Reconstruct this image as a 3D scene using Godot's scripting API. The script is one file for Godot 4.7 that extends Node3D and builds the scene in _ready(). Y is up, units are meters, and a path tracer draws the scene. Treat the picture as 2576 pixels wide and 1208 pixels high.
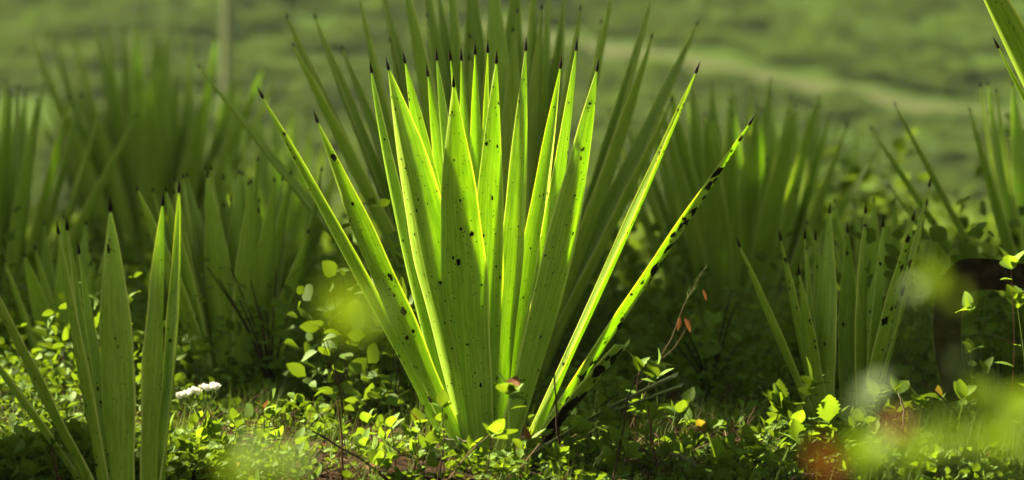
extends Node3D
# A sisal plant backlit by a low sun in a weedy field, more sisal and a hillside behind it.

const CAM_H := 0.75            # metres above the ground
const CAM_Z := 7.6             # the bright plant stands 7.6 m from the lens
const PITCH := 1.327            # degrees downwards
const FOCAL := 7167.0          # focal length in units of a 2576 x 1208 frame
var rng := RandomNumberGenerator.new()
var M := {}
var used_names := {}
var soil_noise := FastNoiseLite.new()

# ---------------------------------------------------------------- small helpers
func at(px: float, py: float, dist: float) -> Vector3:
	var d := Vector3((px - 1288.0) / FOCAL, -(py - 604.0) / FOCAL, -1.0).rotated(Vector3.RIGHT, -deg_to_rad(PITCH))
	return Vector3(0, CAM_H, CAM_Z) + d * (dist / -d.z)

func rr(a: float, b: float) -> float:
	return rng.randf_range(a, b)

func srgb(r: float, g: float, b: float) -> Color:
	return Color(r, g, b).linear_to_srgb()

func height(x: float, z: float) -> float:
	var d := CAM_Z - z
	var y := soil_noise.get_noise_2d(x * 0.9, z * 0.9) * 0.05
	y -= 0.22 * (1.0 - smoothstep(6.5, 7.3, d))
	y -= 8.0 * smoothstep(21.0, 60.0, d)
	y += 0.34 * maxf(d - 60.0, 0.0) * smoothstep(56.0, 72.0, d)
	y += soil_noise.get_noise_2d(x * 0.05 + 40.0, z * 0.05) * 0.7 * smoothstep(30.0, 90.0, d)
	y -= x * 0.045 * smoothstep(50.0, 90.0, d)
	return y

func ground_at(px: float, dist: float) -> Vector3:
	var p := at(px, 604.0, dist)
	return Vector3(p.x, height(p.x, p.z), p.z)

func numbered(called: String) -> String:
	var n: int = used_names.get(called, 0)
	used_names[called] = n + 1
	return called if n == 0 else "%s_%03d" % [called, n]

func thing(called: String, label: String, category: String, where: Vector3, group := "") -> Node3D:
	var o := Node3D.new()
	o.name = numbered(called)
	add_child(o)
	o.position = where
	o.set_meta("label", label)
	o.set_meta("category", category)
	if group != "":
		o.set_meta("group", group)
	return o

func part(called: String, mesh: Mesh, m: Material, parent: Node3D) -> MeshInstance3D:
	var o := MeshInstance3D.new()
	o.name = called
	o.mesh = mesh
	if m:
		o.material_override = m
	parent.add_child(o, true)
	return o

class Soup:
	var v := PackedVector3Array()
	var n := PackedVector3Array()
	var uv := PackedVector2Array()
	var c := PackedColorArray()
	var i := PackedInt32Array()
	func add(p: Vector3, nn: Vector3, t := Vector2.ZERO, col := Color.WHITE) -> int:
		v.append(p)
		n.append(nn)
		uv.append(t)
		c.append(col)
		return v.size() - 1
	func tri(a: int, b: int, d: int) -> void:
		# clockwise seen from the side the vertex normals point to
		var g := (v[b] - v[a]).cross(v[d] - v[a])
		if g.dot(n[a] + n[b] + n[d]) > 0.0:
			i.append_array([a, d, b])
		else:
			i.append_array([a, b, d])
	func quad(a: int, b: int, d: int, e: int) -> void:
		tri(a, b, d)
		tri(a, d, e)
	func arrays(colored := false) -> Array:
		var arr := []
		arr.resize(Mesh.ARRAY_MAX)
		arr[Mesh.ARRAY_VERTEX] = v
		arr[Mesh.ARRAY_NORMAL] = n
		arr[Mesh.ARRAY_TEX_UV] = uv
		if colored:
			arr[Mesh.ARRAY_COLOR] = c
		arr[Mesh.ARRAY_INDEX] = i
		return arr
	func mesh(colored := false) -> ArrayMesh:
		var m := ArrayMesh.new()
		m.add_surface_from_arrays(Mesh.PRIMITIVE_TRIANGLES, arrays(colored))
		return m

func tube(s: Soup, pts: Array, radii: Array, sides := 6, col := Color.WHITE) -> void:
	var rows := []
	var along := 0.0
	for k in pts.size():
		var p: Vector3 = pts[k]
		var a: Vector3 = pts[maxi(k - 1, 0)]
		var b: Vector3 = pts[mini(k + 1, pts.size() - 1)]
		var t := (b - a).normalized()
		var x := t.cross(Vector3(0.31, 0.17, 0.93)).normalized()
		var y := x.cross(t)
		if k > 0:
			along += p.distance_to(pts[k - 1])
		var row := []
		for j in sides + 1:
			var ang := TAU * j / sides
			var o := x * cos(ang) + y * sin(ang)
			row.append(s.add(p + o * float(radii[k]), o, Vector2(float(j) / sides, along * 8.0), col))
		rows.append(row)
	for k in pts.size() - 1:
		for j in sides:
			s.quad(rows[k][j], rows[k][j + 1], rows[k + 1][j + 1], rows[k + 1][j])
	for e in [0, pts.size() - 1]:
		var ring: Array = rows[e]
		var p: Vector3 = pts[e]
		var q: Vector3 = pts[1] if e == 0 else pts[e - 1]
		var nn := (p - q).normalized()
		if float(radii[e]) > 0.0004:
			var mid := s.add(p, nn, Vector2.ZERO, col)
			for j in sides:
				s.tri(mid, s.add(s.v[ring[j]], nn, Vector2.ZERO, col), s.add(s.v[ring[j + 1]], nn, Vector2.ZERO, col))

func curve(pts: Array, n: int) -> Array:
	# a Catmull-Rom line through pts
	var out := []
	var m := pts.size() - 1
	for k in n + 1:
		var f := float(k) / n * m
		var a := mini(int(f), m - 1)
		var p0: Vector3 = pts[maxi(a - 1, 0)]
		var p1: Vector3 = pts[a]
		var p2: Vector3 = pts[a + 1]
		var p3: Vector3 = pts[mini(a + 2, m)]
		out.append(p1.cubic_interpolate(p2, p0, p3, f - a))
	return out

func tapered(n: int, a: float, b: float) -> Array:
	var out := []
	for k in n:
		out.append(lerpf(a, b, float(k) / (n - 1)))
	return out

# ---------------------------------------------------------------- materials
func leaf_texture(sd: int, base: Color, dark: Color, pale: Color, freckles: int) -> ImageTexture:
	var w := 96
	var h := 768
	var r := RandomNumberGenerator.new()
	r.seed = sd
	var streak := FastNoiseLite.new()
	streak.seed = sd
	streak.frequency = 1.0
	streak.noise_type = FastNoiseLite.TYPE_SIMPLEX
	streak.fractal_octaves = 2
	var blotch := FastNoiseLite.new()
	blotch.seed = sd + 7
	blotch.frequency = 1.0
	blotch.fractal_octaves = 3
	var margin := pale.lerp(Color(1.0, 1.0, 0.72), 0.5)
	var im := Image.create(w, h, false, Image.FORMAT_RGB8)
	for y in h:
		for x in w:
			var a := streak.get_noise_2d(x * 0.11, y * 0.0035) * 0.5 + streak.get_noise_2d(x * 0.45 + 50.0, y * 0.008) * 0.35
			var b := blotch.get_noise_2d(x * 0.05, y * 0.02) + 0.6 * blotch.get_noise_2d(x * 0.3, y * 0.2)
			var col := base.lerp(dark, clampf(0.35 + a * 1.1 + b * 0.55, 0.0, 1.0))
			col = col.lerp(pale, clampf(-a * 0.9 - 0.05, 0.0, 0.6))
			var e := minf(x, w - 1 - x)
			if e < 3.5:
				col = col.lerp(margin, 0.95 - 0.22 * e)
			im.set_pixel(x, y, col)
	for k in freckles:
		var fx := r.randi_range(2, w - 4)
		var fy := r.randi_range(10, h - 20)
		im.fill_rect(Rect2i(fx, fy, r.randi_range(1, 2), r.randi_range(1, 3)), dark.lerp(Color(0.05, 0.05, 0.02), r.randf_range(0.5, 1.0)))
	# scuffs and scratches run along the leaf
	for k in 26:
		var sx := r.randi_range(6, w - 8)
		var sy := r.randi_range(30, h - 80)
		var tint := pale.lerp(Color(0.42, 0.34, 0.16), r.randf_range(0.2, 0.9))
		for j in r.randi_range(8, 46):
			if r.randf() < 0.75:
				im.set_pixel(clampi(sx + int(sin(j * 0.13 + k) * 1.5), 0, w - 1), sy + j, im.get_pixel(sx, sy + j).lerp(tint, r.randf_range(0.25, 0.6)))
	return ImageTexture.create_from_image(im)

func streak_relief() -> ImageTexture:
	var im := Image.create(64, 256, false, Image.FORMAT_L8)
	var f := FastNoiseLite.new()
	f.frequency = 1.0
	f.fractal_octaves = 2
	for y in 256:
		for x in 64:
			var a := 0.5 + 0.45 * f.get_noise_2d(x * 0.35, y * 0.012)
			im.set_pixel(x, y, Color(a, a, a))
	return ImageTexture.create_from_image(im)

func sisal_material(sd: int, base: Color, dark: Color, pale: Color, freckles: int, through: float, rough: float) -> StandardMaterial3D:
	var m := StandardMaterial3D.new()
	m.albedo_texture = leaf_texture(sd, base.linear_to_srgb(), dark.linear_to_srgb(), pale.linear_to_srgb(), freckles)
	m.roughness = rough
	m.metallic_specular = 0.5
	m.backlight_enabled = true
	m.backlight = Color(1.0, 1.0, 0.7) * through
	m.heightmap_enabled = true
	m.heightmap_texture = M.relief
	m.heightmap_scale = 0.08
	return m

func weed_material(albedo: Color, through: Color, rough := 0.65) -> StandardMaterial3D:
	var m := StandardMaterial3D.new()
	m.albedo_color = albedo.linear_to_srgb()
	m.roughness = rough
	m.backlight_enabled = true
	m.metallic_specular = 0.12
	m.backlight = (through * 2.0).linear_to_srgb()
	return m

func plain(albedo: Color, rough := 0.8) -> StandardMaterial3D:
	var m := StandardMaterial3D.new()
	m.albedo_color = albedo.linear_to_srgb()
	m.roughness = rough
	m.metallic_specular = 0.12
	return m

func noisy(a: Color, b: Color, freq: float, size: float, rough := 0.9) -> StandardMaterial3D:
	var m := StandardMaterial3D.new()
	var f := FastNoiseLite.new()
	f.frequency = freq
	f.fractal_octaves = 5
	var ramp := Gradient.new()
	ramp.set_color(0, a.linear_to_srgb())
	ramp.set_color(1, b.linear_to_srgb())
	ramp.set_offset(0, 0.3)
	ramp.set_offset(1, 0.7)
	var t := NoiseTexture2D.new()
	t.width = 512
	t.height = 512
	t.seamless = true
	t.noise = f
	t.color_ramp = ramp
	m.albedo_texture = t
	m.uv1_triplanar = true
	m.uv1_world_triplanar = true
	m.uv1_scale = Vector3.ONE / size
	m.roughness = rough
	m.metallic_specular = 0.05
	return m

func make_materials() -> void:
	M.relief = streak_relief()
	var pale := Color(0.60, 0.66, 0.16)
	M.sisal = []
	for k in 4:
		var tone: float = [1.0, 0.92, 1.08, 0.96][k]
		M.sisal.append(sisal_material(11 + k, Color(0.36, 0.53, 0.05) * tone, Color(0.25, 0.40, 0.034) * tone, pale, 90, 1.02, 0.3))
	M.spine = plain(Color(0.012, 0.007, 0.006), 0.6)
	M.spot = plain(Color(0.010, 0.008, 0.006), 0.75)
	M.scab = plain(Color(0.05, 0.022, 0.010), 0.85)
	M.cut = plain(Color(0.07, 0.055, 0.03), 0.9)
	M.dead = noisy(Color(0.006, 0.0045, 0.0035), Color(0.026, 0.017, 0.011), 0.02, 0.4)
	M.weed = [
		weed_material(Color(0.058, 0.100, 0.010), Color(0.044, 0.066, 0.0020)),
		weed_material(Color(0.050, 0.088, 0.010), Color(0.034, 0.052, 0.0016)),
		weed_material(Color(0.068, 0.115, 0.013), Color(0.068, 0.106, 0.0032)),
	]
	M.yellowed = weed_material(Color(0.15, 0.11, 0.02), Color(0.085, 0.062, 0.004))
	M.greyleaf = weed_material(Color(0.09, 0.12, 0.06), Color(0.02, 0.03, 0.012))
	M.redleaf = weed_material(Color(0.12, 0.05, 0.012), Color(0.062, 0.022, 0.003))
	M.dry = weed_material(Color(0.10, 0.045, 0.018), Color(0.03, 0.011, 0.003), 0.8)
	M.straw = plain(Color(0.10, 0.07, 0.032), 0.8)
	M.bark = plain(Color(0.032, 0.020, 0.014), 0.85)
	M.redbark = plain(Color(0.055, 0.024, 0.014), 0.7)
	M.greybark = plain(Color(0.13, 0.11, 0.085), 0.85)
	M.greenstem = weed_material(Color(0.09, 0.13, 0.025), Color(0.02, 0.03, 0.002))
	M.petal = weed_material(Color(0.80, 0.78, 0.74), Color(0.28, 0.28, 0.26))
	M.soil = noisy(Color(0.012, 0.008, 0.005), Color(0.035, 0.02, 0.011), 0.03, 0.7)
	M.hill = noisy(Color(0.023, 0.044, 0.006), Color(0.031, 0.053, 0.008), 0.012, 9.0)
	M.polebark = plain(Color(0.2, 0.23, 0.12), 0.9)
	M.old = sisal_material(71, Color(0.20, 0.27, 0.13), Color(0.12, 0.15, 0.07), Color(0.34, 0.36, 0.22), 200, 0.5, 0.5)
	M.scrub_light = weed_material(Color(0.032, 0.055, 0.006), Color(0.021, 0.034, 0.003), 0.8)
	M.scrub_dark = weed_material(Color(0.028, 0.050, 0.008), Color(0.018, 0.031, 0.003), 0.8)
	M.track = noisy(Color(0.028, 0.034, 0.014), Color(0.036, 0.037, 0.017), 0.03, 2.0)

# ---------------------------------------------------------------- the sisal leaf
class Blade:
	# a stiff, channelled, sword-shaped leaf along a bent line; s runs from base to tip, t across from -1 to 1
	var p0: Vector3
	var p1: Vector3
	var p2: Vector3
	var inner: Vector3
	var width := 0.1
	var channel := 0.2
	var twist := 0.0
	var cut := 1.0
	var wave := 0.0
	var phase := 0.0
	var path := []
	func centre(s: float) -> Vector3:
		if path.size():
			var f := clampf(s, 0.0, 0.9999) * (path.size() - 1)
			return (path[int(f)] as Vector3).lerp(path[int(f) + 1], f - int(f))
		return p0 * (1 - s) * (1 - s) + p1 * 2.0 * s * (1 - s) + p2 * s * s
	func frame(s: float) -> Array:
		var t := (centre(s + 0.004) - centre(s - 0.004)).normalized()
		if path.size():
			t = (centre(minf(s + 0.03, 1.0)) - centre(maxf(s - 0.03, 0.0))).normalized()
		var nn := (inner - t * inner.dot(t)).normalized()
		nn = nn.rotated(t, twist * s)
		return [t, nn, nn.cross(t)]
	func half(s: float) -> float:
		var q := s * cut
		var k := lerpf(0.66, 1.0, smoothstep(0.02, 0.5, q))
		if q > 0.48:
			k = 1.0 - pow((q - 0.48) / 0.52, 1.75)
		return maxf(width * 0.5 * k * (1.0 + 0.025 * sin(s * 23.0 + phase * 3.0)), 0.0016)
	func thick(s: float) -> float:
		return lerpf(0.022, 0.0045, smoothstep(0.0, 0.3, s * cut)) * clampf(width / 0.09, 0.4, 1.3)
	func point(s: float, t: float, side: int) -> Vector3:
		var f := frame(s)
		var h := half(s)
		var ch := channel * lerpf(1.25, 1.0, smoothstep(0.0, 0.35, s)) * lerpf(1.0, 1.35, smoothstep(0.6, 1.0, s * cut))
		var lift := ch * 2.0 * h * (0.65 * t * t + 0.35 * absf(t) - 0.25)
		var y := lift + wave * h * sin(s * 17.0 + phase) * t * 0.5
		if side < 0:
			y -= minf(thick(s), h * 0.8) * (1.0 - 0.78 * t * t)
		return centre(s) + (f[2] as Vector3) * (h * t) + (f[1] as Vector3) * y
	func normal(s: float, t: float, side: int) -> Vector3:
		var e := 0.012
		var a := point(minf(s + e, 1.0), t, side) - point(maxf(s - e, 0.0), t, side)
		var b := point(s, minf(t + 0.08, 1.0), side) - point(s, maxf(t - 0.08, -1.0), side)
		var nn := b.cross(a).normalized()
		return nn if nn.dot(frame(s)[1]) * side > 0 else -nn

func blade_mesh(b: Blade, along: int, across: int) -> ArrayMesh:
	var s := Soup.new()
	var edge := {}
	for side in [1, -1]:
		var rows := []
		for k in along + 1:
			var q := pow(float(k) / along, 0.92)
			var row := []
			for j in across + 1:
				var t := -1.0 + 2.0 * j / across
				row.append(s.add(b.point(q, t, side), b.normal(q, t, side), Vector2(float(j) / across, q)))
			rows.append(row)
		for k in along:
			for j in across:
				s.quad(rows[k][j], rows[k][j + 1], rows[k + 1][j + 1], rows[k + 1][j])
		edge[side] = rows
	# margins and the two ends close the leaf
	for j in [0, across]:
		for k in along:
			var out: Vector3 = b.frame(float(k) / along)[2] * (-1.0 if j == 0 else 1.0)
			var q := []
			for r in [[1, k], [1, k + 1], [-1, k + 1], [-1, k]]:
				var src: int = edge[r[0]][r[1]][j]
				q.append(s.add(s.v[src], out, s.uv[src]))
			s.quad(q[0], q[1], q[2], q[3])
	for k in [0, along]:
		var out: Vector3 = b.frame(float(k) / along)[0] * (-1.0 if k == 0 else 1.0)
		for j in across:
			var q := []
			for r in [[1, j], [1, j + 1], [-1, j + 1], [-1, j]]:
				var src: int = edge[r[0]][k][r[1]]
				q.append(s.add(s.v[src], out, s.uv[src]))
			s.quad(q[0], q[1], q[2], q[3])
	return s.mesh()

func spine_mesh(b: Blade, long: float, sides: int) -> ArrayMesh:
	var s := Soup.new()
	var t: Vector3 = b.frame(1.0)[0]
	var r := b.half(1.0) + 0.0026
	var c := b.centre(1.0)
	tube(s, [c - t * long * 0.55, c - t * long * 0.2, c + t * long * 0.3, c + t * long], [r * 1.05, r * 1.1, r * 0.62, 0.0002], sides)
	return s.mesh()

func spot_mesh(b: Blade, spots: Array) -> ArrayMesh:
	# each spot: [s, t, radius along in m, radius across in m]; a slightly raised scab on both faces
	var s := Soup.new()
	var long := b.centre(0.0).distance_to(b.centre(1.0))
	for sp in spots:
		for side in [1, -1]:
			var f := b.half(sp[0])
			var n := 11
			var nn := b.normal(sp[0], sp[1], side)
			var mid := s.add(b.point(sp[0], sp[1], side) + nn * 0.0009, nn)
			var ring := []
			var low := []
			for k in n:
				var a := TAU * k / n
				var w := rr(0.5, 1.35)
				var ss := clampf(sp[0] + cos(a) * sp[2] * w / long, 0.0, 0.995)
				var tt := clampf(sp[1] + sin(a) * sp[3] * w / f, -0.985, 0.985)
				var p := b.point(ss, tt, side)
				ring.append(s.add(p + nn * 0.0007, nn))
				low.append(s.add(p - nn * 0.0003, nn))
			for k in n:
				s.tri(mid, ring[k], ring[(k + 1) % n])
				s.quad(ring[k], ring[(k + 1) % n], low[(k + 1) % n], low[k])
	return s.mesh()

func add_leaf(plant: Node3D, b: Blade, m: Material, along := 26, across := 8, spots := [], called := "leaf", spine := 0.024) -> MeshInstance3D:
	var o := part(called, blade_mesh(b, along, across), m, plant)
	if spine > 0.0:
		part("tip_spine", spine_mesh(b, spine, 7 if along > 14 else 5), M.spine, o)
	if spots.size():
		var sp := part("dark_spots", spot_mesh(b, spots), M.spot, o)
		sp.set_meta("kind", "stuff")
	return o

func random_spots(count: int, big: float, heavy := 1.0) -> Array:
	var out := []
	for k in int(count * 1.4):
		var r := lerpf(0.0011, big * 0.8, pow(rng.randf(), 3.2)) * heavy
		var sp := [rr(0.12, 0.93), rr(-0.85, 0.85), r * rr(1.0, 1.9), r * rr(0.7, 1.1)]
		out.append(sp)
		if r > 0.0035:
			for j in rng.randi_range(2, 5):
				var q := rr(0.0009, 0.0018)
				out.append([clampf(sp[0] + rr(-0.025, 0.025), 0.05, 0.95), clampf(sp[1] + rr(-0.35, 0.35), -0.9, 0.9), q * rr(1.0, 1.6), q])
	return out

# one sisal leaf of a plant whose base is at root: tip in the world, azimuth of the leaf round the plant (0 right, 90 to the camera, 180 left, 270 away)
func blade(root: Vector3, tip: Vector3, az: float, base_r: float, width: float, channel: float, bow: float, base_y := 0.0) -> Blade:
	var b := Blade.new()
	var a := deg_to_rad(az)
	var out := Vector3(cos(a), 0, sin(a))
	b.p0 = out * base_r + Vector3(0, base_y, 0)
	b.p2 = tip - root
	var mid := (b.p0 + b.p2) * 0.5
	b.p1 = mid - out * bow + Vector3(0, absf(bow) * 0.3, 0) + Vector3(-sin(a), 0, cos(a)) * rr(-0.028, 0.028) * b.p2.y
	b.inner = -out
	b.width = width
	b.channel = channel
	return b

# ---------------------------------------------------------------- camera, sky, sun
func _ready() -> void:
	rng.seed = 20240
	soil_noise.seed = 5
	soil_noise.frequency = 1.0
	soil_noise.fractal_octaves = 3
	set_camera_and_light()
	make_materials()
	make_land()
	make_main_plant()
	make_sharp_plants()
	make_back_plants()
	make_added_shade_trees()
	make_undergrowth()
	make_sprigs()
	make_near_weeds()

func set_camera_and_light() -> void:
	var cam := Camera3D.new()
	cam.name = "camera"
	cam.position = Vector3(0, CAM_H, CAM_Z)
	cam.rotation_degrees = Vector3(-PITCH, 0, 0)
	cam.fov = 2.0 * rad_to_deg(atan(604.0 / FOCAL))
	cam.near = 0.1
	cam.far = 600.0
	var lens := CameraAttributesPhysical.new()
	lens.frustum_focal_length = 12.0 * FOCAL / 604.0   # on a sensor 24 mm high
	lens.frustum_focus_distance = 7.6
	lens.exposure_aperture = 2.9
	cam.attributes = lens
	add_child(cam)
	cam.current = true
	var sky := ProceduralSkyMaterial.new()
	sky.sky_top_color = Color(0.50, 0.54, 0.50)
	sky.sky_horizon_color = Color(0.84, 0.82, 0.68)
	sky.sky_curve = 0.14
	sky.ground_bottom_color = Color(0.10, 0.11, 0.06)
	sky.ground_horizon_color = Color(0.55, 0.58, 0.52)
	sky.sun_angle_max = 30.0
	var env := Environment.new()
	env.background_mode = Environment.BG_SKY
	env.sky = Sky.new()
	env.sky.sky_material = sky
	env.background_energy_multiplier = 0.16
	env.tonemap_mode = Environment.TONE_MAPPER_LINEAR
	env.tonemap_exposure = 10.6
	env.fog_enabled = true
	env.fog_density = 0.0002
	env.fog_light_color = Color(0.80, 0.89, 0.78)
	env.sdfgi_enabled = true
	env.ssao_enabled = true
	env.ssil_enabled = true
	var we := WorldEnvironment.new()
	we.name = "world"
	we.environment = env
	add_child(we)
	var sun := DirectionalLight3D.new()
	sun.name = "sun"
	sun.light_energy = 1.5
	sun.light_color = Color(1.0, 0.95, 0.82)
	sun.light_angular_distance = 0.5
	sun.shadow_enabled = true
	add_child(sun)
	sun.look_at_from_position(Vector3(-6.8, 6.4, -5.0), Vector3.ZERO)

# ---------------------------------------------------------------- land
func land(called: String, x0: float, x1: float, d0: float, d1: float, nx: int, nd: int, m: Material) -> MeshInstance3D:
	var s := Soup.new()
	var rows := []
	for k in nd + 1:
		var d := lerpf(d0, d1, float(k) / nd)
		var row := []
		for j in nx + 1:
			var x := lerpf(x0, x1, float(j) / nx)
			var z := CAM_Z - d
			var e := 0.3
			var nn := Vector3(height(x - e, z) - height(x + e, z), 2.0 * e, height(x, z - e) - height(x, z + e)).normalized()
			row.append(s.add(Vector3(x, height(x, z), z), nn))
		rows.append(row)
	for k in nd:
		for j in nx:
			s.quad(rows[k][j], rows[k][j + 1], rows[k + 1][j + 1], rows[k + 1][j])
	var o := part(called, s.mesh(), m, self)
	o.set_meta("kind", "structure")
	return o

var track_line := []

func hill_hit(px: float, py: float) -> Vector3:
	# where the line of sight meets the hillside
	var d := 62.0
	while d < 300.0:
		var p := at(px, py, d)
		if p.y < height(p.x, p.z):
			return Vector3(p.x, height(p.x, p.z), p.z)
		d += 0.1
	return at(px, py, 90.0)

func make_land() -> void:
	var g := land("ground", -24.0, 24.0, -10.0, 46.0, 160, 190, M.soil)
	g.set_meta("label", "dark brown soil of the field under the weeds")
	var h := land("hillside", -120.0, 120.0, 46.0, 330.0, 160, 220, M.hill)
	h.set_meta("label", "blurred green hillside rising behind the field")
	# the track that runs down the hillside to the right
	var line := []
	for p in [[1200, 72], [1560, 134], [1850, 184], [2150, 238], [2420, 288], [2900, 376]]:
		line.append(hill_hit(p[0], p[1]))
	line = curve(line, 60)
	track_line = line
	var s := Soup.new()
	var prev := []
	for k in line.size():
		var p: Vector3 = line[k]
		var t: Vector3 = (line[mini(k + 1, line.size() - 1)] - line[maxi(k - 1, 0)]).normalized()
		var side := t.cross(Vector3.UP).normalized()
		var row := []
		for j in 5:
			var q := p + side * (j - 2) * 0.3
			row.append(s.add(Vector3(q.x, height(q.x, q.z) + 0.05, q.z), Vector3.UP))
		if k:
			for j in 4:
				s.quad(prev[j], prev[j + 1], row[j + 1], row[j])
		prev = row
	var tr := part("dirt_track", s.mesh(), M.track, self)
	tr.set_meta("kind", "structure")
	tr.set_meta("label", "pale brown dirt track slanting down the far hillside")

# ---------------------------------------------------------------- the bright plant in the middle
func make_main_plant() -> void:
	var root := ground_at(1222, 7.6)
	var o := thing("sisal_plant", "large bright backlit sisal plant in sharp focus at the centre", "sisal plant", root, "sisal plants in the field")
	# tip x, tip y, metres nearer the camera than the stem, azimuth, base radius, width, channel, bow, spots, biggest spot
	var leaves := [
		[656, 236, 0.10, 152, 0.090, 0.064, 0.24, 0.0, 10, 0.005],
		[795, 297, 0.22, 132, 0.085, 0.092, 0.18, -0.03, 22, 0.009],
		[933, 172, -0.02, 170, 0.070, 0.074, 0.34, -0.04, 10, 0.004],
		[975, 164, 0.20, 114, 0.070, 0.128, 0.36, -0.045, 30, 0.006],
		[1017, 147, -0.14, 235, 0.055, 0.08, 0.2, -0.03, 10, 0.004],
		[1075, 180, -0.22, 255, 0.050, 0.07, 0.2, -0.02, 4, 0.005],
		[1098, 140, 0.02, 140, 0.034, 0.064, 0.38, -0.03, 8, 0.003],
		[1132, 140, -0.16, 250, 0.035, 0.048, 0.2, -0.01, 3, 0.003],
		[1141, 206, 0.30, 97, 0.080, 0.122, 0.15, 0.0, 34, 0.0065],
		[1160, 140, -0.10, 265, 0.030, 0.048, 0.2, 0.0, 3, 0.003],
		[1195, 125, -0.02, 285, 0.018, 0.054, 0.2, 0.0, 3, 0.003],
		[1227, 120, 0.04, 330, 0.018, 0.05, 0.26, 0.0, 4, 0.003],
		[1249, 147, 0.20, 82, 0.055, 0.08, 0.2, 0.0, 26, 0.0055],
		[1323, 115, 0.10, 66, 0.060, 0.066, 0.2, -0.03, 10, 0.003],
		[1411, 160, -0.06, 310, 0.065, 0.072, 0.2, -0.04, 12, 0.005],
		[1450, 115, 0.02, 40, 0.062, 0.066, 0.24, -0.05, 12, 0.0045],
		[1503, 167, 0.18, 62, 0.100, 0.09, 0.18, -0.055, 30, 0.005],
		[1754, 173, -0.02, -10, 0.100, 0.06, 0.28, -0.03, 24, 0.006],
		[1890, 304, 0.06, 16, 0.115, 0.08, 0.2, -0.01, 64, 0.015],
	]
	var k := 0
	for l in leaves:
		var b := blade(root, at(l[0], l[1], 7.6 - l[2]), l[3], l[4], l[5], l[6], l[7])
		b.wave = 0.08
		b.phase = k * 1.7
		b.twist = rr(-0.12, 0.12)
		var marks := random_spots(l[8], l[9])
		if k == leaves.size() - 1:
			for j in 34:
				marks.append([rr(0.2, 0.96), rr(-0.7, 0.7), rr(0.004, 0.017), rr(0.003, 0.008)])
		add_leaf(o, b, M.sisal[k % 4], 44, 10, marks)
		k += 1
	# a leaf cut short, black with blotches, and an old split one lying on the weeds
	var c := blade(root, at(1572, 866, 7.35), 30, 0.12, 0.092, 0.16, -0.01)
	c.cut = 0.62
	add_leaf(o, c, M.sisal[1], 30, 10, random_spots(60, 0.018, 1.7), "cut_leaf", 0.0).set_meta("label", "short dark leaf with its end cut off and black blotches")
	for f in [[1698, 946, 0.050, 0.02], [1712, 972, 0.036, 0.035]]:
		var old := blade(root, at(f[0], f[1], 7.2), 35, 0.12, f[2], 0.12, 0.03, f[3] - 0.03)
		old.cut = 0.66
		add_leaf(o, old, M.old, 24, 6, random_spots(16, 0.011), "old_leaf", 0.0).set_meta("label", "old grey green leaf lying low with a ragged end")
	for f in [[1120, 1098, 140, 0.062], [1170, 1106, 108, 0.062], [1072, 1142, 158, 0.055], [1108, 1160, 128, 0.07]]:
		var st := blade(root, at(f[0], f[1], 7.44), f[2], 0.06, f[3], 0.3, -0.01, -0.03)
		st.cut = 0.3
		var stub := add_leaf(o, st, M.old, 8, 6, [], "leaf_stub", 0.0)
		stub.set_meta("label", "cut leaf stub with a brown dried end")
		var cap := Soup.new()
		var nn: Vector3 = st.frame(1.0)[0]
		for j in 6:
			var q := []
			for r in [[1, j], [1, j + 1], [-1, j + 1], [-1, j]]:
				q.append(cap.add(st.point(1.0, -1.0 + r[1] / 3.0, r[0]) + nn * 0.002, nn))
			cap.quad(q[0], q[1], q[2], q[3])
		part("dried_end", cap.mesh(), M.cut, stub)

# a plant given by the tips of its leaves; leaves fan out round the stem at the depth their lean asks for
func sisal(label: String, px: float, dist: float, tips: Array, width: float, mats: Array, spots: int, along: int, base_r := 0.06, fill := 0, lean := 0.6, long := 1.1) -> Node3D:
	var root := ground_at(px, dist)
	var o := thing("sisal_plant", label, "sisal plant", root, "sisal plants in the field")
	var k := 0
	for t in tips:
		var tip := at(t[0], t[1], dist)
		var near: float = t[2] if t.size() > 2 else rr(0.05, 0.28) * (1 if k % 2 == 0 else -1)
		tip = at(t[0], t[1], dist - near)
		var off := tip - root
		var az := rad_to_deg(atan2(off.z, off.x))
		var b := blade(root, tip, az, base_r, width * (t[3] if t.size() > 3 else rr(0.9, 1.1)), rr(0.18, 0.26), rr(-0.05, 0.0) * off.y)
		b.wave = 0.06
		b.phase = k
		b.twist = rr(-0.2, 0.2)
		add_leaf(o, b, mats[k % mats.size()], along, 8 if along > 20 else 4, random_spots(int(t[4]) if t.size() > 4 else spots, 0.012 if t.size() > 4 else 0.006) if spots else [], "leaf", 0.024 if spots else 0.013)
		k += 1
	for j in fill:
		var f := (j + 0.5) / fill
		var az := j * 137.5 + rr(-10, 10)
		var le := lean * sqrt(f) * rr(0.85, 1.1)
		var a := deg_to_rad(az)
		var tip := root + Vector3(cos(a) * sin(le), cos(le), sin(a) * sin(le)) * long * rr(0.88, 1.05)
		var b := blade(root, tip, az, base_r * (0.3 + f), width * rr(0.85, 1.1), rr(0.18, 0.26), rr(-0.05, 0.01))
		b.twist = rr(-0.25, 0.25)
		add_leaf(o, b, mats[j % mats.size()], along, 4, [], "leaf", 0.013)
	return o

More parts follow.
